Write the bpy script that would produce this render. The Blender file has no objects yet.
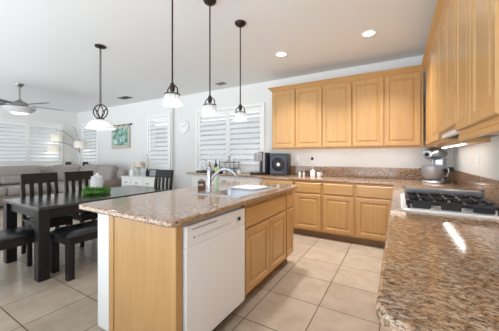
import bpy, bmesh, math, random
from mathutils import Vector, Matrix
random.seed(7)
S = bpy.context.scene
C = S.collection
PI = math.pi
R = math.radians

# ------------------------------------------------------------------ camera
cam_d = bpy.data.cameras.new('camera')
cam = bpy.data.objects.new('camera', cam_d); C.objects.link(cam)
cam_d.sensor_width = 36.0
cam_d.lens = 251.0 / 499.0 * 36.0
cam_d.shift_y = -9.5 / 499.0
cam_d.clip_start = 0.05
cam.location = (0, 0, 1.27)
cam.rotation_euler = (PI / 2, 0, R(30.6))
S.camera = cam
# ------------------------------------------------------------------ world, exposure
SKY_L, LOW_FILL_L = 1.15, 3.4
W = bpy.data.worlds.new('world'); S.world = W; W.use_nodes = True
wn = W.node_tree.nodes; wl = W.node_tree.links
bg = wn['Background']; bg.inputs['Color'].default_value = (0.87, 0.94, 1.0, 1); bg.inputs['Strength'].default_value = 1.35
# soft sky above the horizon, brighter fill added below it to light the ceiling
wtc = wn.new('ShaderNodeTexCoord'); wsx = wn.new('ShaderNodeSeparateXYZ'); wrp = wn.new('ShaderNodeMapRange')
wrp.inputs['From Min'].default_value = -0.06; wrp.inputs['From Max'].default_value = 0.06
wrp.inputs['To Min'].default_value = LOW_FILL_L; wrp.inputs['To Max'].default_value = SKY_L
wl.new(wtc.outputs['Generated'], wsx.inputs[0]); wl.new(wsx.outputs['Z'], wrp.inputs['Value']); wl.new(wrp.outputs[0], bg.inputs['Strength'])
S.view_settings.view_transform = 'Standard'
S.view_settings.look = 'None'
S.view_settings.gamma = 1.0
S.view_settings.use_curve_mapping = False
S.view_settings.exposure = 0.38
CAN_W = 16.0; PENDANT_W = 1.0

# ------------------------------------------------------------------ material helpers
def srgb(r, g, b):
    def f(c):
        c /= 255.0
        return c / 12.92 if c <= 0.04045 else ((c + 0.055) / 1.055) ** 2.4
    return (f(r), f(g), f(b), 1.0)

def mat(name, col, rough=0.5, metal=0.0, coat=0.0, spec=0.5, noise=0.0, nscale=20.0, bump=0.0, bscale=80.0):
    m = bpy.data.materials.new(name); m.use_nodes = True
    nt = m.node_tree; b = nt.nodes['Principled BSDF']
    b.inputs['Base Color'].default_value = col
    b.inputs['Roughness'].default_value = rough
    b.inputs['Metallic'].default_value = metal
    b.inputs['Coat Weight'].default_value = coat
    b.inputs['Specular IOR Level'].default_value = spec
    if noise or bump:
        tc = nt.nodes.new('ShaderNodeTexCoord')
    if noise:
        n = nt.nodes.new('ShaderNodeTexNoise'); n.inputs['Scale'].default_value = nscale; n.inputs['Detail'].default_value = 4
        nt.links.new(tc.outputs['Object'], n.inputs['Vector'])
        r = nt.nodes.new('ShaderNodeValToRGB')
        r.color_ramp.elements[0].position = 0.3; r.color_ramp.elements[1].position = 0.7
        r.color_ramp.elements[0].color = tuple(c * (1 - noise) for c in col[:3]) + (1,)
        r.color_ramp.elements[1].color = tuple(min(1, c * (1 + noise)) for c in col[:3]) + (1,)
        nt.links.new(n.outputs['Fac'], r.inputs['Fac']); nt.links.new(r.outputs['Color'], b.inputs['Base Color'])
    if bump:
        n2 = nt.nodes.new('ShaderNodeTexNoise'); n2.inputs['Scale'].default_value = bscale; n2.inputs['Detail'].default_value = 3
        nt.links.new(tc.outputs['Object'], n2.inputs['Vector'])
        bp = nt.nodes.new('ShaderNodeBump'); bp.inputs['Strength'].default_value = bump; bp.inputs['Distance'].default_value = 0.01
        nt.links.new(n2.outputs['Fac'], bp.inputs['Height']); nt.links.new(bp.outputs['Normal'], b.inputs['Normal'])
    return m

def emit(name, col, strength):
    m = bpy.data.materials.new(name); m.use_nodes = True
    nt = m.node_tree; nt.nodes.clear()
    o = nt.nodes.new('ShaderNodeOutputMaterial'); e = nt.nodes.new('ShaderNodeEmission')
    e.inputs['Color'].default_value = col; e.inputs['Strength'].default_value = strength
    nt.links.new(e.outputs[0], o.inputs['Surface'])
    return m

def wood(name, c_light, c_dark, axis, rough=0.32, coat=0.15):
    m = bpy.data.materials.new(name); m.use_nodes = True
    nt = m.node_tree; b = nt.nodes['Principled BSDF']; L = nt.links
    tc = nt.nodes.new('ShaderNodeTexCoord'); oi = nt.nodes.new('ShaderNodeObjectInfo')
    mp = nt.nodes.new('ShaderNodeMapping')
    sc = [9.0, 9.0, 9.0]; sc[axis] = 0.55
    mp.inputs['Scale'].default_value = sc
    ml = nt.nodes.new('ShaderNodeMath'); ml.operation = 'MULTIPLY'; ml.inputs[1].default_value = 37.0
    cb = nt.nodes.new('ShaderNodeCombineXYZ')
    L.new(oi.outputs['Random'], ml.inputs[0])
    for i in range(3): L.new(ml.outputs[0], cb.inputs[i])
    L.new(tc.outputs['Object'], mp.inputs['Vector']); L.new(cb.outputs[0], mp.inputs['Location'])
    n = nt.nodes.new('ShaderNodeTexNoise'); n.inputs['Scale'].default_value = 3.2; n.inputs['Detail'].default_value = 7
    n.inputs['Roughness'].default_value = 0.6; n.inputs['Distortion'].default_value = 0.5
    L.new(mp.outputs[0], n.inputs['Vector'])
    r = nt.nodes.new('ShaderNodeValToRGB')
    r.color_ramp.elements[0].position = 0.28; r.color_ramp.elements[1].position = 0.72
    r.color_ramp.elements[0].color = c_dark; r.color_ramp.elements[1].color = c_light
    L.new(n.outputs['Fac'], r.inputs['Fac']); L.new(r.outputs['Color'], b.inputs['Base Color'])
    b.inputs['Roughness'].default_value = rough; b.inputs['Coat Weight'].default_value = coat; b.inputs['Specular IOR Level'].default_value = 0.5 if coat else 0.32; b.inputs['Coat Roughness'].default_value = 0.2
    return m

def granite():
    m = bpy.data.materials.new('granite'); m.use_nodes = True
    nt = m.node_tree; b = nt.nodes['Principled BSDF']; L = nt.links
    g = nt.nodes.new('ShaderNodeNewGeometry')
    mp = nt.nodes.new('ShaderNodeMapping'); mp.inputs['Scale'].default_value = (0.7, 1.15, 1.0); mp.inputs['Rotation'].default_value = (0, 0, 0.25)
    L.new(g.outputs['Position'], mp.inputs['Vector'])
    def noise(scale, detail, dist=0.0, rough=0.6):
        n = nt.nodes.new('ShaderNodeTexNoise'); n.inputs['Scale'].default_value = scale; n.inputs['Detail'].default_value = detail
        n.inputs['Distortion'].default_value = dist; n.inputs['Roughness'].default_value = rough
        L.new(mp.outputs[0], n.inputs['Vector']); return n
    def ramp(src, stops):
        r = nt.nodes.new('ShaderNodeValToRGB'); e = r.color_ramp.elements
        e[0].position, e[0].color = stops[0]; e[1].position, e[1].color = stops[-1]
        for p, c in stops[1:-1]:
            k = e.new(p); k.color = c
        L.new(src, r.inputs['Fac']); return r
    n1 = noise(62, 8, 0.4, 0.8)
    r1 = ramp(n1.outputs['Fac'], [(0.37, srgb(40, 34, 33)), (0.43, srgb(106, 86, 72)), (0.49, srgb(164, 136, 110)), (0.56, srgb(194, 170, 144)), (0.65, srgb(220, 207, 190))])
    n2 = noise(26, 6, 0.8, 0.65)
    r2 = ramp(n2.outputs['Fac'], [(0.42, (0, 0, 0, 1)), (0.60, (1, 1, 1, 1))])
    mx = nt.nodes.new('ShaderNodeMixRGB'); mx.blend_type = 'MIX'; mx.inputs[2].default_value = srgb(168, 118, 74)
    ma = nt.nodes.new('ShaderNodeMath'); ma.operation = 'MULTIPLY'; ma.inputs[1].default_value = 0.5
    L.new(r2.outputs[0], ma.inputs[0]); L.new(ma.outputs[0], mx.inputs[0]); L.new(r1.outputs[0], mx.inputs[1])
    n3 = noise(95, 6, 0.3, 0.75)
    r3 = ramp(n3.outputs['Fac'], [(0.545, (0, 0, 0, 1)), (0.59, (1, 1, 1, 1))])
    mx2 = nt.nodes.new('ShaderNodeMixRGB'); mx2.inputs[2].default_value = srgb(50, 40, 38)
    mb = nt.nodes.new('ShaderNodeMath'); mb.operation = 'MULTIPLY'; mb.inputs[1].default_value = 0.85
    L.new(r3.outputs[0], mb.inputs[0]); L.new(mb.outputs[0], mx2.inputs[0]); L.new(mx.outputs[0], mx2.inputs[1])
    L.new(mx2.outputs[0], b.inputs['Base Color'])
    b.inputs['Roughness'].default_value = 0.10
    b.inputs['Specular IOR Level'].default_value = 0.6
    return m

def tile_floor():
    m = bpy.data.materials.new('floor_tile'); m.use_nodes = True
    nt = m.node_tree; b = nt.nodes['Principled BSDF']; L = nt.links
    g = nt.nodes.new('ShaderNodeNewGeometry')
    mp = nt.nodes.new('ShaderNodeMapping'); mp.inputs['Location'].default_value = (0.577 + 46 * 0.46, -2.59 + 46 * 0.46, 0)
    L.new(g.outputs['Position'], mp.inputs['Vector'])
    br = nt.nodes.new('ShaderNodeTexBrick'); br.offset = 0; br.squash = 1
    br.inputs['Scale'].default_value = 1.0; br.inputs['Brick Width'].default_value = 0.46; br.inputs['Row Height'].default_value = 0.46
    br.inputs['Mortar Size'].default_value = 0.004; br.inputs['Mortar Smooth'].default_value = 0.1; br.inputs['Bias'].default_value = 0
    br.inputs['Color1'].default_value = srgb(188, 174, 158); br.inputs['Color2'].default_value = srgb(178, 163, 147)
    br.inputs['Mortar'].default_value = srgb(88, 70, 60)
    L.new(mp.outputs[0], br.inputs['Vector'])
    n = nt.nodes.new('ShaderNodeTexNoise'); n.inputs['Scale'].default_value = 5; n.inputs['Detail'].default_value = 6; n.inputs['Roughness'].default_value = 0.65
    L.new(g.outputs['Position'], n.inputs['Vector'])
    r = nt.nodes.new('ShaderNodeValToRGB'); r.color_ramp.elements[0].position = 0.3; r.color_ramp.elements[1].position = 0.7
    r.color_ramp.elements[0].color = (0.76, 0.71, 0.66, 1); r.color_ramp.elements[1].color = (1, 1, 1, 1)
    L.new(n.outputs['Fac'], r.inputs['Fac'])
    mx = nt.nodes.new('ShaderNodeMixRGB'); mx.blend_type = 'MULTIPLY'; mx.inputs[0].default_value = 1
    L.new(br.outputs['Color'], mx.inputs[1]); L.new(r.outputs[0], mx.inputs[2]); L.new(mx.outputs[0], b.inputs['Base Color'])
    b.inputs['Roughness'].default_value = 0.3
    bp = nt.nodes.new('ShaderNodeBump'); bp.inputs['Strength'].default_value = 0.4; bp.inputs['Distance'].default_value = 0.002; bp.invert = True
    L.new(br.outputs['Fac'], bp.inputs['Height']); L.new(bp.outputs['Normal'], b.inputs['Normal'])
    return m

def thin_glass(name, gloss=0.08, tint=(1, 1, 1, 1)):
    m = bpy.data.materials.new(name); m.use_nodes = True
    nt = m.node_tree; nt.nodes.clear(); L = nt.links
    o = nt.nodes.new('ShaderNodeOutputMaterial'); t = nt.nodes.new('ShaderNodeBsdfTransparent'); t.inputs['Color'].default_value = tint
    gl = nt.nodes.new('ShaderNodeBsdfGlossy'); gl.inputs['Roughness'].default_value = 0.03
    mx = nt.nodes.new('ShaderNodeMixShader'); mx.inputs[0].default_value = gloss
    L.new(t.outputs[0], mx.inputs[1]); L.new(gl.outputs[0], mx.inputs[2]); L.new(mx.outputs[0], o.inputs['Surface'])
    return m

def lampglass(name, col, tr=0.5, clear=0.0):
    m = bpy.data.materials.new(name); m.use_nodes = True
    nt = m.node_tree; nt.nodes.clear(); L = nt.links
    o = nt.nodes.new('ShaderNodeOutputMaterial')
    d = nt.nodes.new('ShaderNodeBsdfPrincipled'); d.inputs['Base Color'].default_value = col; d.inputs['Roughness'].default_value = 0.2
    t = nt.nodes.new('ShaderNodeBsdfTranslucent'); t.inputs['Color'].default_value = col
    mx = nt.nodes.new('ShaderNodeMixShader'); mx.inputs[0].default_value = tr
    L.new(d.outputs[0], mx.inputs[1]); L.new(t.outputs[0], mx.inputs[2])
    if clear:
        tp = nt.nodes.new('ShaderNodeBsdfTransparent'); m2 = nt.nodes.new('ShaderNodeMixShader'); m2.inputs[0].default_value = clear
        L.new(mx.outputs[0], m2.inputs[1]); L.new(tp.outputs[0], m2.inputs[2]); L.new(m2.outputs[0], o.inputs['Surface'])
    else: L.new(mx.outputs[0], o.inputs['Surface'])
    return m

def painting():
    m = bpy.data.materials.new('painted_scene'); m.use_nodes = True
    nt = m.node_tree; b = nt.nodes['Principled BSDF']; L = nt.links
    tc = nt.nodes.new('ShaderNodeTexCoord')
    n = nt.nodes.new('ShaderNodeTexNoise'); n.inputs['Scale'].default_value = 7; n.inputs['Detail'].default_value = 5; n.inputs['Distortion'].default_value = 0.6
    L.new(tc.outputs['Object'], n.inputs['Vector'])
    r = nt.nodes.new('ShaderNodeValToRGB'); e = r.color_ramp.elements
    e[0].position = 0.34; e[0].color = srgb(70, 110, 92); e[1].position = 0.68; e[1].color = srgb(214, 226, 222)
    k = e.new(0.46); k.color = srgb(120, 160, 150); k = e.new(0.56); k.color = srgb(166, 196, 186)
    L.new(n.outputs['Fac'], r.inputs['Fac']); L.new(r.outputs[0], b.inputs['Base Color']); b.inputs['Roughness'].default_value = 0.8
    return m

M = {}
M['wall'] = mat('wall_paint', srgb(228, 228, 226), 0.75, bump=0.08, bscale=60)
M['ceil'] = mat('ceiling_paint', srgb(234, 235, 235), 0.85, bump=0.10, bscale=45)
M['trim'] = mat('white_trim', srgb(240, 240, 238), 0.4)
M['maple'] = wood('maple_upright_grain', srgb(199, 156, 101), srgb(185, 141, 87), 2)
M['maple_h'] = wood('maple_level_grain', srgb(199, 156, 101), srgb(185, 141, 87), 0)
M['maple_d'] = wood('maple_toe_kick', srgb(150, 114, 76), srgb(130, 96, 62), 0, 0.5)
M['granite'] = granite()
M['tile'] = tile_floor()
M['glass'] = thin_glass('window_glass', 0.06)
M['clear'] = thin_glass('clear_glass', 0.22, (0.94, 0.95, 0.95, 1))
M['white_app'] = mat('white_enamel', srgb(238, 238, 238), 0.25, coat=0.3)
M['white'] = mat('white_plastic', srgb(242, 242, 242), 0.35)
M['grey_mark'] = mat('grey_print', srgb(150, 150, 150), 0.5)
M['pale_mark'] = mat('pale_grey_button', srgb(206, 206, 206), 0.4)
M['black'] = mat('black_plastic', srgb(26, 28, 32), 0.35)
M['navy'] = mat('blue_black_plastic', srgb(14, 17, 25), 0.3, coat=0.3)
M['steel'] = mat('brushed_steel', srgb(196, 200, 207), 0.3, 1.0, noise=0.05, nscale=60)
M['silver'] = mat('silver_plastic', srgb(172, 175, 180), 0.35, 0.3)
M['bowl_steel'] = mat('satin_bowl_steel', srgb(178, 184, 192), 0.4, 0.75)
M['chrome'] = mat('chrome', srgb(186, 190, 197), 0.16, 1.0)
M['iron'] = mat('cast_iron', srgb(42, 43, 46), 0.42, 0.3)
M['bronze'] = mat('dark_bronze', srgb(58, 46, 42), 0.4, 0.7)
M['espresso'] = wood('espresso_wood', srgb(40, 34, 33), srgb(24, 20, 20), 2, 0.36, 0.0)
M['espresso_h'] = wood('espresso_wood_level', srgb(44, 40, 39), srgb(30, 27, 26), 1, 0.22, 0.6)
M['leather'] = mat('black_leather', srgb(16, 17, 20), 0.3, coat=0.1, bump=0.05, bscale=120)
M['sofa'] = mat('grey_sofa_fabric', srgb(158, 150, 145), 0.9, noise=0.10, nscale=30, bump=0.1, bscale=150)
M['sofa_d'] = mat('brown_grey_sofa_fabric', srgb(140, 126, 118), 0.9, noise=0.10, nscale=30)
M['shade'] = lampglass('frosted_lamp_glass', (0.8, 0.8, 0.8, 1), 0.4)
M['ribbed'] = lampglass('ribbed_lamp_glass', (0.72, 0.73, 0.74, 1), 0.3, 0.4)
M['frost'] = lampglass('frosted_jar_glass', (0.9, 0.91, 0.92, 1), 0.3, 0.45)
M['lampshade'] = lampglass('cream_lamp_fabric', (0.9, 0.88, 0.82, 1), 0.45)
M['bulb'] = emit('lit_bulb', (1.0, 0.97, 0.92, 1), 2.6)
M['led'] = emit('lit_diffuser', (1.0, 0.98, 0.95, 1), 9.0)
M['strip'] = emit('lit_strip', (1.0, 0.98, 0.95, 1), 14.0)
M['green'] = mat('wreath_green', srgb(96, 150, 62), 0.6, noise=0.35, nscale=40)
M['palegreen'] = mat('pale_green_plastic', srgb(176, 200, 120), 0.4)
M['greenliquid'] = mat('green_soap', srgb(196, 212, 184), 0.15, coat=0.5)
M['brown'] = mat('brown_tin', srgb(96, 68, 50), 0.5)
M['cream'] = mat('cream_petals', srgb(232, 222, 210), 0.8, noise=0.1, nscale=40)
M['paint'] = painting()
M['linen'] = mat('tapestry_border', srgb(196, 188, 172), 0.9, noise=0.08, nscale=60)
M['fan_metal'] = mat('fan_nickel', srgb(150, 148, 142), 0.35, 0.8)
M['fan_blade'] = mat('fan_blade_grey', srgb(92, 92, 98), 0.5, noise=0.1, nscale=12)
M['outside'] = mat('outdoor_fence', srgb(196, 198, 196), 0.9, noise=0.2, nscale=2)
M['ground_out'] = mat('outdoor_gravel', srgb(150, 146, 138), 0.9, noise=0.15, nscale=20)
M['louver'] = mat('shutter_white', srgb(243, 244, 245), 0.35)
M['orange'] = mat('amber_glass', srgb(160, 100, 60), 0.2, coat=0.4)
M['filter'] = mat('hood_filter', srgb(70, 68, 66), 0.5, 0.5, noise=0.2, nscale=80)

# ------------------------------------------------------------------ mesh builder
class MB:
    def __init__(self): self.bm = bmesh.new()
    def box(self, x0, x1, y0, y1, z0, z1, bev=0.0, seg=1, mtx=None):
        r = bmesh.ops.create_cube(self.bm, size=1.0)
        vs = r['verts']
        for v in vs:
            v.co = Vector(((x0 + x1) / 2 + v.co.x * (x1 - x0), (y0 + y1) / 2 + v.co.y * (y1 - y0), (z0 + z1) / 2 + v.co.z * (z1 - z0)))
        if bev > 0:
            es = list({e for v in vs for e in v.link_edges})
            q = bmesh.ops.bevel(self.bm, geom=es, offset=bev, segments=seg, affect='EDGES', profile=0.5)
            vs = list({v for f in q['faces'] for v in f.verts} | {v for v in vs if v.is_valid})
        if mtx is not None:
            bmesh.ops.transform(self.bm, matrix=mtx, verts=vs)
        return self
    def lathe(self, prof, cx=0, cy=0, cz=0, n=24, mtx=None, wave=0, amp=0.0):
        rings = []; new = []
        for (r, z) in prof:
            if r < 1e-6:
                v = self.bm.verts.new((cx, cy, cz + z)); rings.append([v]); new.append(v)
            else:
                ring = []
                for i in range(n):
                    a = 2 * PI * i / n
                    rr = r * (1 + amp * math.cos(wave * a)) if wave else r
                    v = self.bm.verts.new((cx + rr * math.cos(a), cy + rr * math.sin(a), cz + z)); ring.append(v); new.append(v)
                rings.append(ring)
        for a, b in zip(rings, rings[1:]):
            for i in range(n):
                j = (i + 1) % n
                if len(a) == 1 and len(b) == 1: continue
                if len(a) == 1: self.bm.faces.new((a[0], b[j], b[i]))
                elif len(b) == 1: self.bm.faces.new((a[i], a[j], b[0]))
                else: self.bm.faces.new((a[i], a[j], b[j], b[i]))
        if mtx is not None: bmesh.ops.transform(self.bm, matrix=mtx, verts=new)
        return self
    def cyl(self, x, y, z0, z1, r, n=20):
        return self.lathe([(0, z0), (r, z0), (r, z1), (0, z1)], x, y, 0, n)
    def tube(self, pts, rad, n=8, closed=False):
        pts = [Vector(p) for p in pts]; rings = []
        rads = rad if isinstance(rad, (list, tuple)) else [rad] * len(pts)
        prev = None
        for i, p in enumerate(pts):
            if closed: t = pts[(i + 1) % len(pts)] - pts[i - 1]
            else: t = pts[min(i + 1, len(pts) - 1)] - pts[max(i - 1, 0)]
            t.normalize()
            if prev is None:
                u = t.cross(Vector((0, 0, 1)))
                if u.length < 1e-3: u = t.cross(Vector((1, 0, 0)))
            else:
                u = prev - t * prev.dot(t)
            u.normalize(); prev = u; w = t.cross(u)
            rings.append([self.bm.verts.new(p + (u * math.cos(2 * PI * k / n) + w * math.sin(2 * PI * k / n)) * rads[i]) for k in range(n)])
        m = len(rings)
        for i in range(m if closed else m - 1):
            a, b = rings[i], rings[(i + 1) % m]
            for k in range(n):
                self.bm.faces.new((a[k], a[(k + 1) % n], b[(k + 1) % n], b[k]))
        if not closed:
            self.bm.faces.new(rings[0][::-1]); self.bm.faces.new(rings[-1])
        return self
    def sphere(self, x, y, z, rx, ry=None, rz=None, u=16, v=10, mtx=None):
        ry = rx if ry is None else ry; rz = rx if rz is None else rz
        q = bmesh.ops.create_uvsphere(self.bm, u_segments=u, v_segments=v, radius=1.0)
        for w in q['verts']: w.co = Vector((x + w.co.x * rx, y + w.co.y * ry, z + w.co.z * rz))
        if mtx is not None: bmesh.ops.transform(self.bm, matrix=mtx, verts=q['verts'])
        return self
    def rings(self, loops, cap=True):
        L = [[self.bm.verts.new(p) for p in lp] for lp in loops]
        for a, b in zip(L, L[1:]):
            n = len(a)
            for i in range(n): self.bm.faces.new((a[i], a[(i + 1) % n], b[(i + 1) % n], b[i]))
        if cap: self.bm.faces.new(L[0][::-1]); self.bm.faces.new(L[-1])
        return L
    def build(self, name, m, parent=None, smooth=False):
        bmesh.ops.recalc_face_normals(self.bm, faces=self.bm.faces)
        me = bpy.data.meshes.new(name); self.bm.to_mesh(me); self.bm.free()
        me.materials.append(M[m] if isinstance(m, str) else m)
        if smooth:
            for p in me.polygons: p.use_smooth = True
            try: me.set_sharp_from_angle(angle=R(40))
            except Exception: pass
        o = bpy.data.objects.new(name, me); C.objects.link(o)
        if parent: o.parent = parent
        return o

def tag(o, label, cat, group=None, kind=None):
    o['label'] = label; o['category'] = cat
    if group: o['group'] = group
    if kind: o['kind'] = kind
    return o
def thing(name, label, cat, loc=(0, 0, 0), rz=0, group=None):
    o = bpy.data.objects.new(name, None); C.objects.link(o); o.empty_display_size = 0.1
    o.location = loc; o.rotation_euler = (0, 0, rz)
    return tag(o, label, cat, group)
def struct(o): o['kind'] = 'structure'; return o
def dup(root, loc, rz, label, group=None):
    r = root.copy(); C.objects.link(r); r.location = loc; r.rotation_euler = (0, 0, rz); r['label'] = label
    if group: r['group'] = group
    for ch in list(root.children):
        c = ch.copy(); C.objects.link(c); c.parent = r
        for g in list(ch.children):
            d = g.copy(); C.objects.link(d); d.parent = c
    return r

# ================================================================== SETTING
XL, XR, YB, YL, YF, ZC = -9.5, 0.66, 4.5, 4.42, -1.0, 2.76
XJ = -4.87     # where the kitchen wall steps back from the living-room wall
struct(MB().box(XL - .12, XR + .12, YF, YB + .12, -.1, 0).build('floor', 'tile'))
struct(MB().box(XL - .12, XR + .12, YF, YB + .12, ZC, ZC + .1).build('ceiling', 'ceil'))

def wall_y(name, segs):
    """wall facing -Y from segments (x0,x1,y,holes[(hx0,hx1,z0,z1)])"""
    b = MB()
    for x0, x1, y, holes in segs:
        cur = x0
        for hx0, hx1, z0, z1 in sorted(holes):
            b.box(cur, hx0, y, YB + .12, 0, ZC)
            b.box(hx0, hx1, y, YB + .12, 0, z0); b.box(hx0, hx1, y, YB + .12, z1, ZC)
            cur = hx1
        b.box(cur, x1, y, YB + .12, 0, ZC)
    return struct(b.build(name, 'wall'))
WIN2 = (-9.12, -8.24, 0.97, 2.28)
WIN3 = (-5.74, -4.97, 0.97, 2.28)
WIN4 = (-4.07, -2.36, 0.98, 2.28)
wall_y('wall_back', [(XL, XJ, YL, [WIN2, WIN3]), (XJ, XR + .12, YB, [WIN4])])
b = MB(); W1 = (2.22, 3.92, 1.0, 2.26)
b.box(XL - .12, XL, .3, W1[0], 0, ZC).box(XL - .12, XL, W1[1], YB + .12, 0, ZC)
b.box(XL - .12, XL, W1[0], W1[1], 0, W1[2]).box(XL - .12, XL, W1[0], W1[1], W1[3], ZC)
struct(b.build('wall_left', 'wall'))
struct(MB().box(XR, XR + .12, YF, YB + .12, 0, ZC).build('wall_right', 'wall'))
struct(MB().box(XL, XJ, YL - .015, YL, 0, .1, .004).build('baseboard_back', 'trim'))
struct(MB().box(XL, XL + .015, .3, YL - .015, 0, .1, .004).build('baseboard_left', 'trim'))
# what stands outside the windows
struct(MB().box(-14.5, 2.0, YB + .12, 9.0, -.25, -.1).box(-14.5, XL - .12, -3.0, YB + .12, -.25, -.1).build('ground_outside', 'ground_out'))
b = MB()
for i in range(58): b.box(-14.0 + i * .28, -14.0 + i * .28 + .27, 8.0, 8.04, -.1, 2.7)
tag(b.build('garden_fence', 'outside'), 'pale grey board fence outside the kitchen windows seen between the louvers', 'fence')
b = MB()
for i in range(36): b.box(-13.6, -13.56, -2.6 + i * .28, -2.6 + i * .28 + .27, -.1, 2.7)
tag(b.build('side_fence', 'outside'), 'pale grey board fence outside the living room window seen between louvers', 'fence')

def window(n, w, h, npan, loc, rz):
    """shuttered window, local x along the wall, room side = -y, origin at lower left corner of the opening on the wall face"""
    t = bpy.data.objects.new('window_%d' % n, None); C.objects.link(t); t.location = loc; t.rotation_euler = (0, 0, rz); t['kind'] = 'structure'
    f = MB(); c = .065; d = .03
    f.box(-c, w + c, -d, .02, h, h + c, .006).box(-c, w + c, -d - .015, .02, -c, 0, .006)
    f.box(-c, 0, -d, .02, 0, h, .006).box(w, w + c, -d, .02, 0, h, .006)
    f.build('window_frame', 'trim', t)
    MB().box(0, w, .085, .09, 0, h).build('pane', 'glass', t)
    pw = w / npan
    for i in range(npan):
        x0, x1 = i * pw + .004, (i + 1) * pw - .004
        p = MB(); s = .05
        p.box(x0, x0 + s, -.012, .016, .004, h - .004, .003).box(x1 - s, x1, -.012, .016, .004, h - .004, .003)
        p.box(x0 + s, x1 - s, -.012, .016, .004, .10, .003).box(x0 + s, x1 - s, -.012, .016, h - .09, h - .004, .003)
        so = p.build('shutter_panel', 'trim', t)
        lv = MB(); n_l = int(round((h - .19) / .112)); pt = (h - .19) / n_l
        for k in range(n_l):
            z = .10 + pt * (k + .5)
            mt = Matrix.Translation((0, .002, z)) @ Matrix.Rotation(R(43), 4, 'X')
            lv.box(x0 + s, x1 - s, -.058, .058, -.0055, .0055, .004, 1, mt)
        lv.build('louvers', 'louver', so)
window(1, W1[1] - W1[0], W1[3] - W1[2], 2, (XL, W1[0], W1[2]), PI / 2)
window(2, WIN2[1] - WIN2[0], WIN2[3] - WIN2[2], 1, (WIN2[0], YL, WIN2[2]), 0)
window(3, WIN3[1] - WIN3[0], WIN3[3] - WIN3[2], 1, (WIN3[0], YL, WIN3[2]), 0)
window(4, WIN4[1] - WIN4[0], WIN4[3] - WIN4[2], 2, (WIN4[0], YB, WIN4[2]), 0)

# ================================================================== CABINETS
def panel(w, h, prof, x, z, y0):
    """raised-panel front, front face towards -y, back at y0"""
    b = MB(); loops = []
    for ins, d in prof:
        loops.append([(x + ins, y0 - d, z + ins), (x + w - ins, y0 - d, z + ins), (x + w - ins, y0 - d, z + h - ins), (x + ins, y0 - d, z + h - ins)])
    b.rings(loops); return b
DOOR = [(0, 0), (0, .015), (.005, .021), (.052, .021), (.058, .012), (.070, .012), (.094, .0195)]
DRAW = [(0, 0), (0, .012), (.006, .018), (.012, .0205)]
def cabinet(name, label, cat, loc, rz, w, z0, z1, depth, doors, drawers=(), toe=0.0, rail=0.0, group=None):
    """local: x 0..w, front at y=0 facing -y, body goes to +depth; doors/drawers = (x,w,z,h)"""
    t = thing(name, label, cat, loc, rz, group)
    MB().box(0, w, 0, depth, z0 + toe, z1, .002).build('body', 'maple', t)
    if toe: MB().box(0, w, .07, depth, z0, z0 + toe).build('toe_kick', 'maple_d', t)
    for (x, dw, z, h) in doors: panel(dw, h, DOOR, x, z, 0).build('door', 'maple', t)
    for (x, dw, z, h) in drawers: panel(dw, h, DRAW, x, z, 0).build('drawer_front', 'maple_h', t)
    if rail: MB().box(0, w, -.004, .02, z0 - rail, z0, .003).build('light_rail', 'maple_h', t)
    return t

G = .006
# --- back run, base cabinets (front at y=3.87)
for (x0, x1, lab) in ((-2.03, -1.45, 'leftmost maple base cabinet below the square black appliance with round front'),
                      (-1.45, -1.0, 'maple base cabinet on the far wall below the white pump bottle'),
                      (-1.0, -.53, 'middle maple base cabinet on the far wall below bare worktop'),
                      (-.53, -.03, 'maple base cabinet in the far corner where the worktops meet')):
    w = x1 - x0
    cabinet('base_cabinet', lab, 'cabinet', (x0, 3.875, 0), 0, w, 0, .877, .60,
            [(.02, w - .04, .125, .545)], [(.02, w - .04, .69, .16)], toe=.10, group='maple base cabinets on the far wall')
# --- right run, base cabinets (front at x=0, facing -x)
for (y0, y1, lab) in ((3.27, 3.87, 'maple base cabinet of the right run nearest the far corner'),
                      (2.71, 3.27, 'narrow maple base cabinet of the right run beyond the cooktop'),
                      (1.93, 2.71, 'wide maple base cabinet below the cooktop'),
                      (1.30, 1.93, 'maple base cabinet of the right run on this side of the cooktop'),
                      (.66, 1.30, 'maple base cabinet below the rounded near end of the worktop')):
    w = y1 - y0; h2 = (w - .05) / 2
    cabinet('base_cabinet', lab, 'cabinet', (-.005, y1, 0), -PI / 2, w, 0, .877, .655,
            [(.02, h2, .125, .545), (.03 + h2, h2, .125, .545)], [(.02, w - .04, .69, .16)], toe=.10, group='maple base cabinets along the right wall')
# --- upper cabinets, back wall (front at y=4.17)
zb, zt = 1.385, 2.45
ub = [(-1.985, [(-1.967, -1.541)], -1.53, 'single-door maple wall cabinet nearest the kitchen window'),
      (-1.53, [(-1.522, -1.077), (-1.063, -.622)], -.612, 'middle two-door maple wall cabinet above the outlets'),
      (-.612, [(-.604, -.178), (-.162, .27)], .30, 'two-door maple wall cabinet meeting the corner by the stand mixer')]
for x0, ds, x1, lab in ub:
    cabinet('wall_cabinet', lab, 'cabinet', (x0, 4.17, 0), 0, x1 - x0, zb + .022, zt, .33, [(a - x0, c - a, zb + .03, zt - zb - .06) for a, c in ds], rail=.025, group='maple wall cabinets on the far wall')
# --- upper cabinets, right wall (front at x=.33, facing -x)
ur = [(4.165, 2.79, zb, [(3.95, 3.385), (3.375, 2.81)], 0, 'maple wall cabinet in the corner above the stand mixer'),
      (2.785, 2.025, 1.458, [(2.775, 2.41), (2.40, 2.035)], 0, 'short maple wall cabinet above the range hood'),
      (2.02, 1.245, 1.395, [(2.01, 1.64), (1.63, 1.255)], .03, 'maple wall cabinet at the right edge, nearest the camera')]
for y1, y0, z0, ds, rail, lab in ur:
    cabinet('wall_cabinet', lab, 'cabinet', (.33, y1, 0), -PI / 2, y1 - y0, z0, zt, .328,
            [(y1 - a, a - c, z0 + (.015 if z0 > 1.4 else .03), zt - z0 - (.045 if z0 > 1.4 else .06)) for a, c in ds], rail=rail, group='maple wall cabinets on the right wall')
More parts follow.
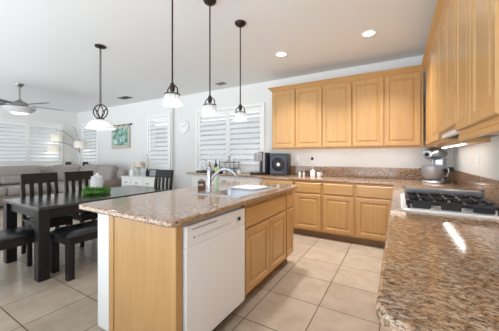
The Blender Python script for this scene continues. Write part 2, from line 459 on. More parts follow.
# crown moulding: one continuous run, swept profile
def crown():
    b = MB(); prof = [(0, 2.44), (.012, 2.445), (.018, 2.458), (.040, 2.478), (.052, 2.492), (.06, 2.497), (.06, 2.507), (0, 2.507)]
    path = []
    for k, (o, z) in enumerate(prof):
        path.append([(-1.985 - o, 4.498, z), (-1.985 - o, 4.17 - o, z), (.33 - o, 4.17 - o, z), (.33 - o, 1.245 - o, z), (.655, 1.245 - o, z)])
    V = [[b.bm.verts.new(p) for p in row] for row in path]
    for a, c in zip(V, V[1:]):
        for i in range(4): b.bm.faces.new((a[i], a[i + 1], c[i + 1], c[i]))
    a, c = V[-1], V[0]
    for i in range(4): b.bm.faces.new((a[i], a[i + 1], c[i + 1], c[i]))
    return b.build('crown_moulding', 'maple_h')
tag(crown(), 'maple crown moulding running along the tops of the wall cabinets', 'moulding')

# ------------------------------------------------------------------ worktops
def inset_poly(pts, d):
    n = len(pts); out = []
    for i in range(n):
        p0, p1, p2 = Vector(pts[i - 1]), Vector(pts[i]), Vector(pts[(i + 1) % n])
        e1 = (p1 - p0).normalized(); e2 = (p2 - p1).normalized()
        n1 = Vector((-e1.y, e1.x)); n2 = Vector((-e2.y, e2.x))
        bis = n1 + n2; k = bis.dot(n1)
        out.append(p1 + bis * (d / max(k, .2)))
    return [(p.x, p.y) for p in out]
def arc(cx, cy, r, a0, a1, n=8): return [(cx + r * math.cos(R(a0 + (a1 - a0) * i / n)), cy + r * math.sin(R(a0 + (a1 - a0) * i / n))) for i in range(n + 1)]
def slab(name, outer, z0, z1, hole=None, m='granite', e=.012):
    """outer listed counter-clockwise; eased edges"""
    b = MB(); loops = []
    for ins, z in [(e - e * math.cos(a * PI / 10), z0 + e - e * math.sin(a * PI / 10)) for a in range(5, -1, -1)] + [(e - e * math.cos(a * PI / 10), z1 - e + e * math.sin(a * PI / 10)) for a in range(6)]:
        q = inset_poly(outer, ins) if ins else outer
        loops.append([(x, y, z) for x, y in q])
    if not hole:
        L = [[b.bm.verts.new(p) for p in lp] for lp in loops]
    else:
        L = [[b.bm.verts.new(p) for p in lp] for lp in loops]
    for a, c in zip(L, L[1:]):
        n = len(a)
        for i in range(n): b.bm.faces.new((a[i], a[(i + 1) % n], c[(i + 1) % n], c[i]))
    b.bm.edges.ensure_lookup_table()
    def loop_edges(vs): return [b.bm.edges.get((vs[i], vs[(i + 1) % len(vs)])) or b.bm.edges.new((vs[i], vs[(i + 1) % len(vs)])) for i in range(len(vs))]
    eb, et = loop_edges(L[0]), loop_edges(L[-1])
    if hole:
        hb = [b.bm.verts.new((x, y, z0)) for x, y in hole]; ht = [b.bm.verts.new((x, y, z1)) for x, y in hole]
        n = len(hole)
        for i in range(n): b.bm.faces.new((hb[i], hb[(i + 1) % n], ht[(i + 1) % n], ht[i]))
        eb += loop_edges(hb); et += loop_edges(ht)
    bmesh.ops.triangle_fill(b.bm, use_beauty=True, use_dissolve=False, edges=eb)
    bmesh.ops.triangle_fill(b.bm, use_beauty=True, use_dissolve=False, edges=et)
    return b.build(name, m)
CT0, CT1 = .877, .915
L_out = [(-2.1, 4.498), (-2.1, 3.855)] + [(-.107, 3.855)] + [(-.047, 3.855)] + arc(.033, .695, .08, 180, 270) + [(.658, .615), (.658, 4.498)]
tag(slab('worktop', L_out, CT0, CT1), 'brown granite L-shaped worktop along the far and right walls', 'worktop')
SK = (-1.64, -1.17, 1.79, 2.53)
i_out = arc(-2.0, .99, .045, 180, 270) + arc(-1.09, .99, .045, 270, 360) + arc(-1.09, 2.91, .045, 0, 90) + arc(-2.0, 2.91, .045, 90, 180)
tag(slab('island_worktop', i_out, CT0, CT1, hole=[(SK[0], SK[2]), (SK[1], SK[2]), (SK[1], SK[3]), (SK[0], SK[3])]), 'brown granite island worktop holding the sink', 'worktop')
d_out = [(-3.96, 4.498), (-3.96, 4.0), (-2.103, 4.0), (-2.103, 4.498)]
tag(slab('desk_worktop', d_out, CT0, CT1), 'narrow brown granite ledge under the kitchen window', 'worktop')
# backsplashes
tag(MB().box(-2.1, .638, 4.478, 4.5, CT1, 1.085, .003).build('backsplash', 'granite'), 'low granite backsplash strip along the far wall', 'backsplash')
tag(MB().box(.638, .66, .64, 4.5, CT1, 1.085, .003).build('backsplash', 'granite'), 'low granite backsplash strip along the right wall behind the cooktop', 'backsplash')
# white desk cabinet below the ledge
t = thing('desk_cabinet', 'white cabinet with dark pulls under the window ledge', 'cabinet', (-3.86, 4.06, 0))
MB().box(0, 1.74, 0, .435, .08, .875, .003).build('body', 'trim', t)
MB().box(.02, 1.72, .05, .435, 0, .08).build('toe_kick', 'trim', t)
for i in range(3):
    d = panel(.55, .15, DRAW, .025 + i * .575, .70, 0).build('drawer_front', 'trim', t)
    MB().box(.25 + i * .575, .35 + i * .575, -.045, -.035, .765, .78, .003).box(.25 + i * .575, .26 + i * .575, -.04, -.02, .767, .777).box(.34 + i * .575, .35 + i * .575, -.04, -.02, .767, .777).build('handle', 'black', d)
    panel(.55, .56, DOOR, .025 + i * .575, .12, 0).build('door', 'trim', t)

# ------------------------------------------------------------------ island
struct(MB().box(-1.93, -1.766, 1.03, 2.87, 0, CT0, .018, 3).build('wall_island', 'wall'))
t = thing('end_panel', 'flat maple panel closing the near end of the island', 'panel', (-.02, 0, 0))
MB().box(-1.745, -1.085, 1.03, 1.05, 0, CT0, .003).build('board', 'maple', t)
MB().box(-1.745, -1.69, 1.022, 1.03, 0, CT0, .003).build('batten', 'maple', t)
MB().box(-1.10, -1.075, 1.022, 1.075, 0, CT0, .003).build('corner_stile', 'maple', t)
cabinet('sink_cabinet', 'maple sink cabinet with two doors in the island beside the dishwasher', 'cabinet', (-1.10, 1.757, 0), PI / 2, .885, 0, .66, .6,
        [(.015, .435, .125, .525), (.458, .41, .125, .525)], [(.015, .855, .67, .165)], toe=.10)
t = bpy.data.objects['sink_cabinet']
MB().box(0, .885, 0, .03, .66, CT0).box(0, .02, 0, .6, .66, CT0).box(.865, .885, 0, .6, .66, CT0).box(0.02, .865, .645, .66, .66, CT0).build('apron', 'maple_h', t)
cabinet('base_cabinet', 'narrow maple cabinet at the far end of the island', 'cabinet', (-1.10, 2.644, 0), PI / 2, .236, 0, CT0, .6,
        [(.015, .206, .125, .525)], [(.015, .206, .67, .165)], toe=.10)
# dishwasher, front faces +x
t = thing('dishwasher', 'white built-in dishwasher in the island', 'dishwasher', (-1.105, 1.08, 0), PI / 2)
MB().box(.004, .666, .012, .58, .10, .87).build('tub', 'white_app', t)
MB().box(.01, .66, .05, .10, 0, .10).build('toe_kick', 'black', t)
MB().box(.006, .664, -.03, .012, .095, .7165, .003, 1).build('door', 'white_app', t)
cp = MB().box(.006, .664, -.0305, .012, .7175, .850, .004, 1).build('control_panel', 'white_app', t)
MB().box(.05, .29, -.036, -.033, .822, .827).build('vent_slot', 'grey_mark', cp)
for i in range(9): MB().box(.10 + i * .042, .125 + i * .042, -.0365, -.033, .768, .780, .001).build('button', 'pale_mark', cp)
MB().lathe([(0, 0), (.014, 0), (.016, .006), (.012, .012), (0, .012)], mtx=Matrix.Translation((.565, -.034, .782)) @ Matrix.Rotation(PI / 2, 4, 'X')).build('knob', 'black', cp, True)
MB().box(.062, .074, -.036, -.033, .769, .779).build('indicator', 'grey_mark', cp)

# sink
t = thing('sink', 'stainless steel double-bowl sink set in the island worktop', 'sink', (0, 0, 0))
x0, x1, y0, y1 = SK; zr = CT1 + .006
b = MB()
def basin(bm, a0, a1, c0, c1, dep):
    r = .05
    def rr(ins, z, rad):
        p = []
        for cx, cy, s in ((a1 - rad - ins, c1 - rad - ins, 0), (a0 + rad + ins, c1 - rad - ins, 90), (a0 + rad + ins, c0 + rad + ins, 180), (a1 - rad - ins, c0 + rad + ins, 270)):
            p += [(x, y, z) for x, y in arc(cx, cy, rad, s, s + 90, 4)]
        return p
    L = [[bm.bm.verts.new(p) for p in rr(*q)] for q in ((0, zr, r), (.006, zr - .012, r), (.012, zr - dep + .03, r), (.035, zr - dep, r))]
    for p, q in zip(L, L[1:]):
        n = len(p)
        for i in range(n): bm.bm.faces.new((p[i], p[(i + 1) % n], q[(i + 1) % n], q[i]))
    bm.bm.faces.new(L[-1])
    return L[0]
l1 = basin(b, x0 + .10, x1 - .03, y0 + .03, 2.145, .19)
l2 = basin(b, x0 + .10, x1 - .03, 2.175, y1 - .03, .19)
outer = [(-1.665, 1.765), (-1.145, 1.765), (-1.145, 2.555), (-1.665, 2.555)]
vo = [b.bm.verts.new((x, y, zr)) for x, y in outer]; vb = [b.bm.verts.new((x + (.004 if x < -1.4 else -.004) * -1, y, CT1)) for x, y in outer]
for i in range(4): b.bm.faces.new((vb[i], vb[(i + 1) % 4], vo[(i + 1) % 4], vo[i]))
ed = [b.bm.edges.get((q[i], q[(i + 1) % len(q)])) for q in (l1, l2, vo) for i in range(len(q))]
bmesh.ops.triangle_fill(b.bm, use_beauty=True, edges=ed)
b.build('bowls', 'steel', t, True)
for yy in (1.98, 2.34):
    MB().lathe([(0, 0), (.045, 0), (.042, .004), (.02, .002), (0, .001)], -1.37, yy, zr - .189).build('drain', 'chrome', t, True)
# white dishpan in the far bowl
b = MB()
def rrect(cx, cy, w, h, r, z):
    p = []
    for sx, sy, s in ((1, 1, 0), (-1, 1, 90), (-1, -1, 180), (1, -1, 270)):
        p += [(x, y, z) for x, y in arc(cx + sx * (w / 2 - r), cy + sy * (h / 2 - r), r, s, s + 90, 4)]
    return p
b.rings([rrect(-1.37, 2.335, .22, .22, .04, zr - .184), rrect(-1.37, 2.335, .285, .285, .04, zr + .012), rrect(-1.37, 2.335, .30, .30, .045, zr + .012), rrect(-1.37, 2.335, .30, .30, .045, zr + .018),
         rrect(-1.37, 2.335, .275, .275, .04, zr + .016), rrect(-1.37, 2.335, .24, .24, .04, zr - .05)])
tag(b.build('dishpan', 'white', smooth=True), 'white plastic dishpan sitting in the far bowl of the sink', 'dishpan')
# faucet
t = thing('faucet', 'chrome pull-out kitchen faucet standing at the back of the sink', 'faucet', (-1.60, 1.93, zr))
MB().lathe([(0, 0), (.034, 0), (.034, .006), (.026, .016), (.023, .05), (.022, .15), (.024, .20), (.020, .225), (0, .235)]).build('body', 'chrome', t, True)
d = Vector((.86, .38, 0)).normalized()
pts = [Vector((0, 0, .10)), d * .05 + Vector((0, 0, .16)), d * .10 + Vector((0, 0, .205)), d * .15 + Vector((0, 0, .222)), d * .20 + Vector((0, 0, .212)), d * .245 + Vector((0, 0, .18))]
MB().tube(pts, [.015, .015, .015, .015, .016, .018], 12).build('spout', 'chrome', t, True)
MB().tube([d * .235 + Vector((0, 0, .19)), d * .265 + Vector((0, 0, .155))], [.02, .018], 12).build('spray_head', 'chrome', t, True)
MB().tube([(0, 0, .225), (-.02, -.02, .25), (-.07, -.05, .262)], [.012, .010, .007], 10).build('lever', 'chrome', t, True)
# dish soap
t = thing('soap_bottle', 'clear pale green dish soap bottle beside the faucet', 'bottle', (-1.605, 2.055, zr))
MB().lathe([(0, 0), (.026, 0), (.028, .01), (.028, .10), (.02, .13), (.011, .145), (.011, .16), (0, .16)]).build('bottle_body', 'greenliquid', t, True)
MB().lathe([(0, .16), (.010, .16), (.010, .18), (.024, .185), (.029, .20), (.026, .222), (.012, .234), (0, .236)]).build('cap', 'palegreen', t, True)
t = thing('candle_tin', 'small brown tin with pale marks on the island behind the faucet', 'tin', (-1.78, 2.02, CT1), R(30))
MB().box(-.035, .035, -.035, .035, 0, .095, .006, 2).build('tin_body', 'brown', t)
b = MB()
for i in range(4): b.box(-.024 + i * .013, -.016 + i * .013, -.037, -.0345, .045, .065)
b.build('printed_mark', 'cream', t)

# ------------------------------------------------------------------ cooktop
t = thing('cooktop', 'white gas cooktop with black iron grates on the right worktop', 'cooktop', (0, 0, CT1))
b = MB(); b.rings([rrect(.283, 2.31, .53, .80, .05, 0), rrect(.283, 2.31, .53, .80, .05, .008), rrect(.283, 2.31, .51, .78, .045, .014), rrect(.283, 2.31, .44, .70, .04, .010)])
b.build('enamel_plate', 'white_app', t, True)
for (bx, by, r) in ((.15, 2.10, .045), (.42, 2.10, .04), (.15, 2.42, .04), (.42, 2.42, .05), (.285, 2.26, .055)):
    bo = MB().lathe([(0, .01), (r * 1.25, .01), (r * 1.2, .022), (r, .026), (0, .026)], bx, by, 0).build('burner', 'steel', t, True)
    MB().lathe([(0, .026), (r * .95, .026), (r * .95, .034), (r * .8, .037), (0, .037)], bx, by, 0).build('burner_cap', 'iron', bo, True)
def grate(xa, xb, ya, yb):
    g = MB(); h0, h1 = .040, .062; w = .014
    g.box(xa, xb, ya, ya + w, h0, h1, .004).box(xa, xb, yb - w, yb, h0, h1, .004).box(xa, xa + w, ya, yb, h0, h1, .004).box(xb - w, xb, ya, yb, h0, h1, .004)
    for k in (1, 2):
        x = xa + (xb - xa) * k / 3; g.box(x - w / 2, x + w / 2, ya, yb, h0, h1, .004)
    ym = (ya + yb) / 2
    for k in range(3):
        xc = xa + (xb - xa) * (k + .5) / 3; hw = (xb - xa) / 6
        g.box(xc - hw, xc - .03, ym - w / 2, ym + w / 2, h0, h1 + .006, .004).box(xc + .03, xc + hw, ym - w / 2, ym + w / 2, h0, h1 + .006, .004)
        g.box(xc - w / 2, xc + w / 2, ya, ym - .03, h0, h1 + .006, .004).box(xc - w / 2, xc + w / 2, ym + .03, yb, h0, h1 + .006, .004)
        g.box(xc - .05, xc + .05, ya - .006, ya + .010, .016, h1 - .004, .006)
        g.box(xc - .05, xc + .05, yb - .010, yb + .004, .022, h1 - .004, .006)
    g.box(xa - .006, xa + .01, ym - .07, ym + .07, .018, h1 - .004, .006)
    for x in (xa, xb - w):
        for y in (ya, yb - w): g.box(x, x + w, y, y + w, .010, h0 + .004)
    return g
for (ya, yb) in ((1.965, 2.205), (2.215, 2.445)):
    grate(.055, .51, ya, yb).build('grate', 'iron', t)
gp = MB(); gp.box(.05, .56, 2.52, 2.655, .044, .080, .012, 3).box(.05, .062, 2.53, 2.542, .01, .05).box(.50, .512, 2.53, 2.542, .01, .05).box(.05, .062, 2.64, 2.652, .01, .05).box(.50, .512, 2.64, 2.652, .01, .05)
gp.box(.03, .055, 2.61, 2.63, .07, .090, .004).box(.555, .58, 2.61, 2.63, .07, .090, .004)
gp.build('griddle_plate', mat('griddle_grey', srgb(126, 129, 134), .35, .6), t)

# range hood
t = thing('range_hood', 'slim white range hood under the short wall cabinet', 'range hood', (0, 0, 0))
MB().box(.335, .655, 2.03, 2.78, 1.424, 1.457, .004).build('casing', 'trim', t)
MB().box(.37, .63, 2.08, 2.73, 1.418, 1.425).build('filter', 'filter', t)
# under-cabinet lights
def ucl(y0, y1, z, lab, loc=None, rz=0):
    t = thing('cabinet_light', lab, 'light', loc or (.50, (y0 + y1) / 2, z), rz, 'strip lights under the wall cabinets')
    L = (y1 - y0) / 2
    MB().box(-.025, .025, -L, L, -.010, 0, .002).build('housing', 'white', t)
    MB().box(-.010, .010, -L + .01, L - .01, -.014, -.010).build('diffuser', 'strip', t)
ucl(2.84, 4.05, zb, 'lit strip light under the corner wall cabinet by the mixer')
ucl(1.28, 1.97, 1.395, 'lit strip light under the wall cabinet at the right edge', (.58, 1.625, 1.395))

for xa, xb, lab in ((-1.95, -1.58, 'strip light tucked under the single-door wall cabinet by the window'), (-1.48, -.66, 'strip light tucked under the middle two-door wall cabinet'), (-.56, .25, 'strip light tucked under the two-door wall cabinet near the corner')):
    ucl(0, xb - xa, 0, lab, ((xa + xb) / 2, 4.27, zb + .022), PI / 2)
# ------------------------------------------------------------------ things on the far worktop
# stand mixer faces -y
t = thing('stand_mixer', 'silver stand mixer with steel bowl in the corner of the worktop', 'mixer', (.43, 4.14, CT1), R(-32)); t.scale = (1.08, 1.08, 1.04)
b = MB(); b.rings([rrect(0, .02, .23, .32, .09, 0), rrect(0, .02, .24, .33, .09, .012), rrect(0, .02, .22, .31, .085, .028)]); b.build('base', 'steel', t, True)
b = MB(); b.rings([rrect(0, .125, .12, .11, .04, .02), rrect(0, .13, .10, .09, .035, .12), rrect(0, .135, .10, .10, .035, .31)]); b.build('column', 'steel', t, True)
b = MB()
hp = [(-.18, .03, .362), (-.175, .052, .362), (-.14, .072, .365), (-.04, .084, .372), (.06, .080, .374), (.14, .066, .368), (.185, .044, .36), (.195, .01, .356)]
b.rings([[(r * math.cos(2 * PI * k / 20), y, z + r * .92 * math.sin(2 * PI * k / 20)) for k in range(20)] for y, r, z in hp]); b.build('head', 'steel', t, True)
MB().lathe([(0, 0), (.026, 0), (.026, .016), (.02, .02), (0, .02)], mtx=Matrix.Translation((0, -.172, .362)) @ Matrix.Rotation(PI / 2, 4, 'X')).build('hub_cap', 'black', t, True)
MB().lathe([(0, .04), (.06, .04), (.085, .055), (.112, .10), (.12, .17), (.122, .215), (.127, .22), (.118, .22), (.115, .17), (.10, .10), (.07, .065), (0, .055)], 0, -.06, 0).build('bowl', 'bowl_steel', t, True)
MB().tube([(.115, -.06, .20), (.165, -.07, .195), (.175, -.07, .15), (.155, -.065, .10), (.112, -.06, .10)], .009, 8).build('bowl_handle', 'chrome', t, True)
MB().box(-.145, -.12, -.08, .11, .16, .185, .005).box(.12, .145, -.08, .11, .16, .185, .005).box(-.145, .145, .09, .115, .15, .20, .005).build('bowl_arm', 'black', t)
MB().lathe([(0, .215), (.012, .215), (.012, .27), (.028, .275), (.03, .295), (0, .30)], 0, -.06, 0).build('beater_shaft', 'steel', t, True)
MB().box(-.04, .04, -.002, .002, 0, .06, .002, 1, Matrix.Translation((.0, .083, .23))).build('badge_plate', 'chrome', t)
# coffee maker
t = thing('coffee_maker', 'black and silver single-cup coffee maker under the window corner', 'coffee maker', (-2.27, 4.29, CT1), R(-42)); t.scale = (1.0, 1.0, 1.27)
MB().box(-.09, .09, -.20, .15, 0, .035, .008, 2).build('drip_base', 'black', t)
MB().box(-.085, .085, -.01, .15, .035, .33, .015, 2).build('tower', 'black', t)
MB().box(-.085, .085, -.13, -.01, .20, .33, .02, 2).build('brew_head', 'silver', t)
MB().box(-.07, .07, -.195, -.03, .035, .042).build('drip_grille', 'steel', t)
MB().box(.086, .115, .05, .14, .01, .30, .008, 2).build('water_tank', 'navy', t)
MB().box(.085, .092, -.005, .04, .04, .325, .003).build('trim_strip', 'silver', t)
MB().box(-.06, .06, -.06, .02, .33, .345, .006).build('lid_handle', 'chrome', t)
# black box with round front
t = thing('disc_box', 'square black appliance with a round dial front beside the coffee maker', 'appliance', (-1.90, 4.345, CT1), R(6))
MB().box(-.172, .172, -.11, .11, 0, .40, .015, 2).build('case', 'navy', t)
rot = Matrix.Translation((0, -.11, .20)) @ Matrix.Rotation(PI / 2, 4, 'X')
MB().lathe([(.145, 0), (.15, .006), (.145, .014), (.13, .014), (.125, 0)], n=36, mtx=rot).build('outer_ring', mat('ring_grey', srgb(70, 76, 88), .3, .4), t, True)
MB().lathe([(0, 0), (.125, .0), (.12, .004), (.07, .008), (.065, .004), (0, .004)], n=36, mtx=rot).build('disc', 'black', t, True)
MB().lathe([(0, .004), (.034, .004), (.03, .016), (0, .018)], n=24, mtx=rot).build('hub', 'white', t, True)
# dish soap, sponge caddy etc by the splash
t = thing('pump_bottle', 'white pump bottle against the granite backsplash under the outlet', 'bottle', (-1.29, 4.36, CT1))
MB().lathe([(0, 0), (.04, 0), (.042, .01), (.042, .085), (.02, .11), (.012, .115), (.012, .125), (0, .125)]).build('bottle_body', 'white', t, True)
MB().lathe([(0, .125), (.005, .125), (.005, .15), (.012, .15), (.012, .16), (0, .16)]).tube([(0, 0, .156), (0, -.04, .152)], .004, 6).build('pump', 'steel', t, True)
t = thing('cup', 'small white cup right of the pump bottle', 'cup', (-1.18, 4.37, CT1))
MB().lathe([(0, 0), (.032, 0), (.04, .03), (.042, .07), (.038, .07), (.035, .03), (0, .006)]).build('cup_body', 'white', t, True)
MB().tube([(.04, 0, .06), (.062, 0, .055), (.062, 0, .03), (.04, 0, .02)], .005, 6).build('handle', 'white', t, True)
t = thing('jar', 'small brown jar left of the pump bottle', 'jar', (-1.385, 4.38, CT1))
MB().lathe([(0, 0), (.03, 0), (.032, .01), (.032, .06), (.028, .065), (0, .065)]).build('jar_body', 'brown', t, True)
MB().lathe([(0, .065), (.03, .065), (.03, .082), (0, .084)]).build('lid', 'bronze', t, True)
for i, (x, lab) in enumerate(((-1.545, 'white shaker nearest the round-fronted black appliance'), (-1.465, 'white shaker between the appliance and the brown jar'))):
    t = thing('shaker', lab, 'shaker', (x, 4.41, CT1), 0, 'shakers on the far worktop')
    MB().lathe([(0, 0), (.02, 0), (.021, .01), (.016, .06), (0, .06)]).build('shaker_body', 'white', t, True)
    MB().lathe([(0, .06), (.017, .06), (.016, .075), (.008, .085), (0, .087)]).build('cap', 'steel', t, True)
def outlet(lab, loc, rz, plug=False):
    t = thing('outlet', lab, 'outlet', loc, rz, 'wall outlets')
    MB().box(-.036, .036, -.006, 0, -.058, .058, .002).build('plate', 'white', t)
    MB().box(-.017, .017, -.009, -.006, .008, .044, .003).box(-.017, .017, -.009, -.006, -.044, -.008, .003).build('socket', 'trim', t)
    if plug: MB().box(-.02, .02, -.045, -.009, -.005, .05, .006).build('plug', 'black', t)
outlet('white wall outlet just left of the plugged-in one, above the backsplash', (-1.63, YB, 1.21), 0)
outlet('white wall outlet with a black plug in it above the pump bottle', (-1.33, YB, 1.20), 0, True)
outlet('white wall outlet on the right wall above the cooktop', (XR, 3.19, 1.23), -PI / 2)

# window ledge: tray, bottles, two-tier rack with cups
t = thing('serving_tray', 'low black tray at the left end of the window ledge', 'tray', (-3.52, 4.27, CT1))
MB().box(-.30, .30, -.12, .12, 0, .012, .003).build('tray_base', 'black', t)
MB().box(-.30, .30, -.12, -.11, .012, .035).box(-.30, .30, .11, .12, .012, .035).box(-.30, -.29, -.12, .12, .012, .035).box(.29, .30, -.12, .12, .012, .035).build('rim', 'black', t)
def bottle(name, lab, x, y, h, r, m, capm, z=CT1 + .012):
    t = thing(name, lab, 'bottle' if name != 'jar' else 'jar', (x, y, z), 0, 'bottles and jars on the window ledge')
    MB().lathe([(0, 0), (r, 0), (r, h * .55), (r * .4, h * .75), (r * .35, h * .92), (0, h * .92)], n=16).build('bottle_body', m, t, True)
    MB().lathe([(0, h * .92), (r * .42, h * .92), (r * .42, h), (0, h)], n=12).build('cap', capm, t, True)
bottle('bottle', 'clear squat bottle at the left end of the black tray', -3.76, 4.27, .14, .035, 'clear', 'black')
bottle('bottle', 'tall clear bottle with black cap, second along the black tray', -3.66, 4.30, .26, .032, 'clear', 'black')
bottle('bottle', 'amber bottle in the middle of the black tray', -3.50, 4.23, .20, .034, 'orange', 'black')
bottle('bottle', 'white bottle with black cap on the black tray', -3.57, 4.32, .22, .03, 'white', 'black')
bottle('bottle', 'tall dark bottle at the right end of the black tray', -3.38, 4.29, .27, .032, 'navy', 'black')
bottle('bottle', 'short white bottle at the right end of the black tray', -3.29, 4.24, .15, .036, 'white', 'steel')
t = thing('wire_rack', 'two-tier black wire rack on the ledge left of the window mullion', 'rack', (-3.02, 4.28, CT1))
for z in (.10, .22):
    MB().box(-.19, .19, -.10, .10, z, z + .012, .003).build('shelf', 'black', t)
for sx in (-.18, .18):
    for sy in (-.09, .09): MB().cyl(sx, sy, 0, .26, .006, 8).build('post', 'black', t)
MB().tube([(0, 0, .23), (0, 0, .34)], .006, 6).tube([(-.03, 0, .34), (.03, 0, .34)], .006, 6).build('finial', 'black', t)
for i, (x, z, lab) in enumerate(((-3.14, .112, 'white cup on the lower tier of the black rack, left end'), (-3.04, .112, 'white cup on the lower tier of the black rack, middle'), (-2.93, .112, 'white cup on the lower tier of the black rack, right end'),
                               (-3.10, .232, 'white cup on the top tier of the black rack, left'), (-2.94, .232, 'white cup on the top tier of the black rack, right'))):
    t = thing('cup', lab, 'cup', (x, 4.27, CT1 + z), 0, 'cups on the black rack')
    MB().lathe([(0, 0), (.028, 0), (.036, .03), (.038, .065), (.034, .065), (.031, .03), (0, .006)], n=16).build('cup_body', 'white', t, True)
for i, (x, lab) in enumerate(((-3.12, 'white canister on the ledge below the rack, left one'), (-2.99, 'white canister on the ledge below the rack, right one'), (-2.74, 'white canister standing on the ledge right of the rack'))):
    t = thing('canister', lab, 'canister', (x, 4.27 if i < 2 else 4.22, CT1), 0, 'canisters on the window ledge')
    MB().lathe([(0, 0), (.042, 0), (.044, .005), (.044, .07), (0, .07)], n=18).build('canister_body', 'white', t, True)
    MB().lathe([(0, .07), (.045, .07), (.045, .082), (0, .085)], n=18).build('lid', 'steel', t, True)

# ================================================================== DINING
def make_chair():
    t = thing('dining_chair', '', 'chair', (0, 0, 0), 0, 'espresso dining chairs')
    for sx in (-1, 1):
        MB().box(sx * .205 - .022, sx * .205 + .022, -.205, -.16, 0, .43, .003).build('leg', 'espresso', t)
        b = MB(); x = sx * .205
        b.rings([[(x - .022, y - d, z), (x + .022, y - d, z), (x + .022, y + d, z), (x - .022, y + d, z)] for y, d, z in ((.215, .02, 0), (.195, .022, .25), (.195, .022, .46), (.225, .018, .80), (.255, .015, 1.035))])
        b.build('leg', 'espresso', t)
    b = MB(); b.box(-.183, .183, -.20, -.175, .36, .43).box(-.183, .183, .185, .205, .36, .43).box(-.215, -.19, -.16, .18, .36, .43).box(.19, .215, -.16, .18, .36, .43)
    b.build('seat_frame', 'espresso', t)
    b = MB(); b.rings([rrect(0, -.02, .445, .40, .02, .43), rrect(0, -.02, .46, .42, .03, .445), rrect(0, -.02, .455, .415, .035, .462), rrect(0, -.02, .40, .36, .04, .476), rrect(0, -.02, .2, .2, .05, .48)])
    b.build('seat', 'leather', t, True)
    lean = Matrix.Translation((0, .235, .90)) @ Matrix.Rotation(R(-7), 4, 'X')
    MB().box(-.226, .226, -.014, .014, .0, .135, .006, 2, lean).build('top_rail', 'espresso', t)
    for x in (-.105, 0, .105):
        b = MB(); b.rings([[(x - .026, y - .008, z), (x + .026, y - .008, z), (x + .026, y + .008, z), (x - .026, y + .008, z)] for y, z in ((.205, .52), (.215, .70), (.232, .91))])
        b.build('slat', 'espresso', t)
    MB().box(-.185, .185, .187, .212, .50, .535, .003).build('lower_rail', 'espresso', t)
    t.scale = (.9, 1, 1)
    return t
ch = make_chair()
ch.location = (-3.985, 1.50, 0); ch.rotation_euler = (0, 0, PI / 2)
ch['label'] = 'espresso slat-back dining chair at the long side of the table, nearer the camera'
dup(ch, (-3.985, 2.005, 0), PI / 2 + R(2), 'espresso slat-back dining chair behind the leafy wreath on the table')
dup(ch, (-3.48, 1.02, 0), PI, 'espresso chair with black seat at the near end, cut by the left edge')
dup(ch, (-3.45, 2.715, 0), 0, 'espresso slat-back chair in front of the white sideboard')
# table
t = thing('dining_table', 'espresso rectangular dining table with thick square legs', 'table', (-3.58, 1.94, 0))
MB().box(-.49, .49, -.86, .86, .715, .75, .005).build('tabletop', 'espresso_h', t)
b = MB(); b.box(-.45, .45, -.82, -.795, .62, .715).box(-.45, .45, .795, .82, .62, .715).box(-.45, -.425, -.82, .82, .62, .715).box(.425, .45, -.82, .82, .62, .715)
b.build('apron', 'espresso', t)
for sx in (-1, 1):
    for sy in (-1, 1): MB().box(sx * .435 - .05, sx * .435 + .05, sy * .805 - .05, sy * .805 + .05, 0, .714, .004).build('leg', 'espresso', t)
# bench
t = thing('bench', 'espresso bench with black tufted leather seat beside the island', 'bench', (-3.065, 1.855, 0))
MB().box(-.20, .20, -.61, .61, .36, .425, .003).build('seat_frame', 'espresso', t)
b = MB(); nx, ny = 10, 30; V = []
for j in range(ny + 1):
    row = []
    for i in range(nx + 1):
        u, v = i / nx, j / ny; x = -.205 + .41 * u; y = -.62 + 1.24 * v
        e = min(1, min(u, 1 - u) / .18) ** .5 * min(1, min(v, 1 - v) / .06) ** .5
        tuft = 0
        for ty in (-.42, -.14, .14, .42):
            tuft += math.exp(-((y - ty) ** 2 + x ** 2) / .004)
        row.append(b.bm.verts.new((x, y, .44 + .05 * e - .02 * tuft)))
    V.append(row)
for j in range(ny):
    for i in range(nx): b.bm.faces.new((V[j][i], V[j][i + 1], V[j + 1][i + 1], V[j + 1][i]))
rim = [V[0][i] for i in range(nx)] + [V[j][nx] for j in range(ny)] + [V[ny][i] for i in range(nx, 0, -1)] + [V[j][0] for j in range(ny, 0, -1)]
low = [b.bm.verts.new((v.co.x * .985, v.co.y * .995, .425)) for v in rim]; n = len(rim)
for i in range(n): b.bm.faces.new((rim[i], low[i], low[(i + 1) % n], rim[(i + 1) % n]))
b.bm.faces.new(low)
b.build('seat', 'leather', t, True)
for sx in (-1, 1):
    for sy in (-1, 1): MB().box(sx * .168 - .032, sx * .168 + .032, sy * .575 - .032, sy * .575 + .032, 0, .36, .003).build('leg', 'espresso', t)
# wreath and jar
b = MB(); rnd = random.Random(3)
for k in range(1100):
    a = rnd.random() * 2 * PI; q = rnd.random() * 2 * PI; rr = .145 + .042 * math.cos(q) * (0.6 + .5 * rnd.random()); z = .036 + .034 * math.sin(q) * (.7 + .4 * rnd.random())
    c = Vector((rr * math.cos(a), rr * math.sin(a), max(z, .003)))
    dr = Vector((math.cos(a + rnd.uniform(-1, 1)) * math.cos(q), math.sin(a + rnd.uniform(-1, 1)) * math.cos(q), max(math.sin(q), -.1) + rnd.uniform(0, .4))).normalized()
    s = dr.cross(Vector((rnd.random(), rnd.random(), rnd.random()))).normalized() * .011; l = dr * rnd.uniform(.028, .045)
    v = [b.bm.verts.new(p) for p in (c, c + l * .5 + s, c + l, c + l * .5 - s)]; b.bm.faces.new(v)
b.lathe([(.13, .02), (.15, .008), (.17, .02), (.17, .035), (.15, .045), (.13, .035), (.13, .02)], n=30)
wr = b.build('leafy_wreath', 'green'); wr.location = (-3.58, 1.91, .752); wr.scale = (.82, .82, 1)
tag(wr, 'leafy green wreath lying on the dining table', 'wreath')
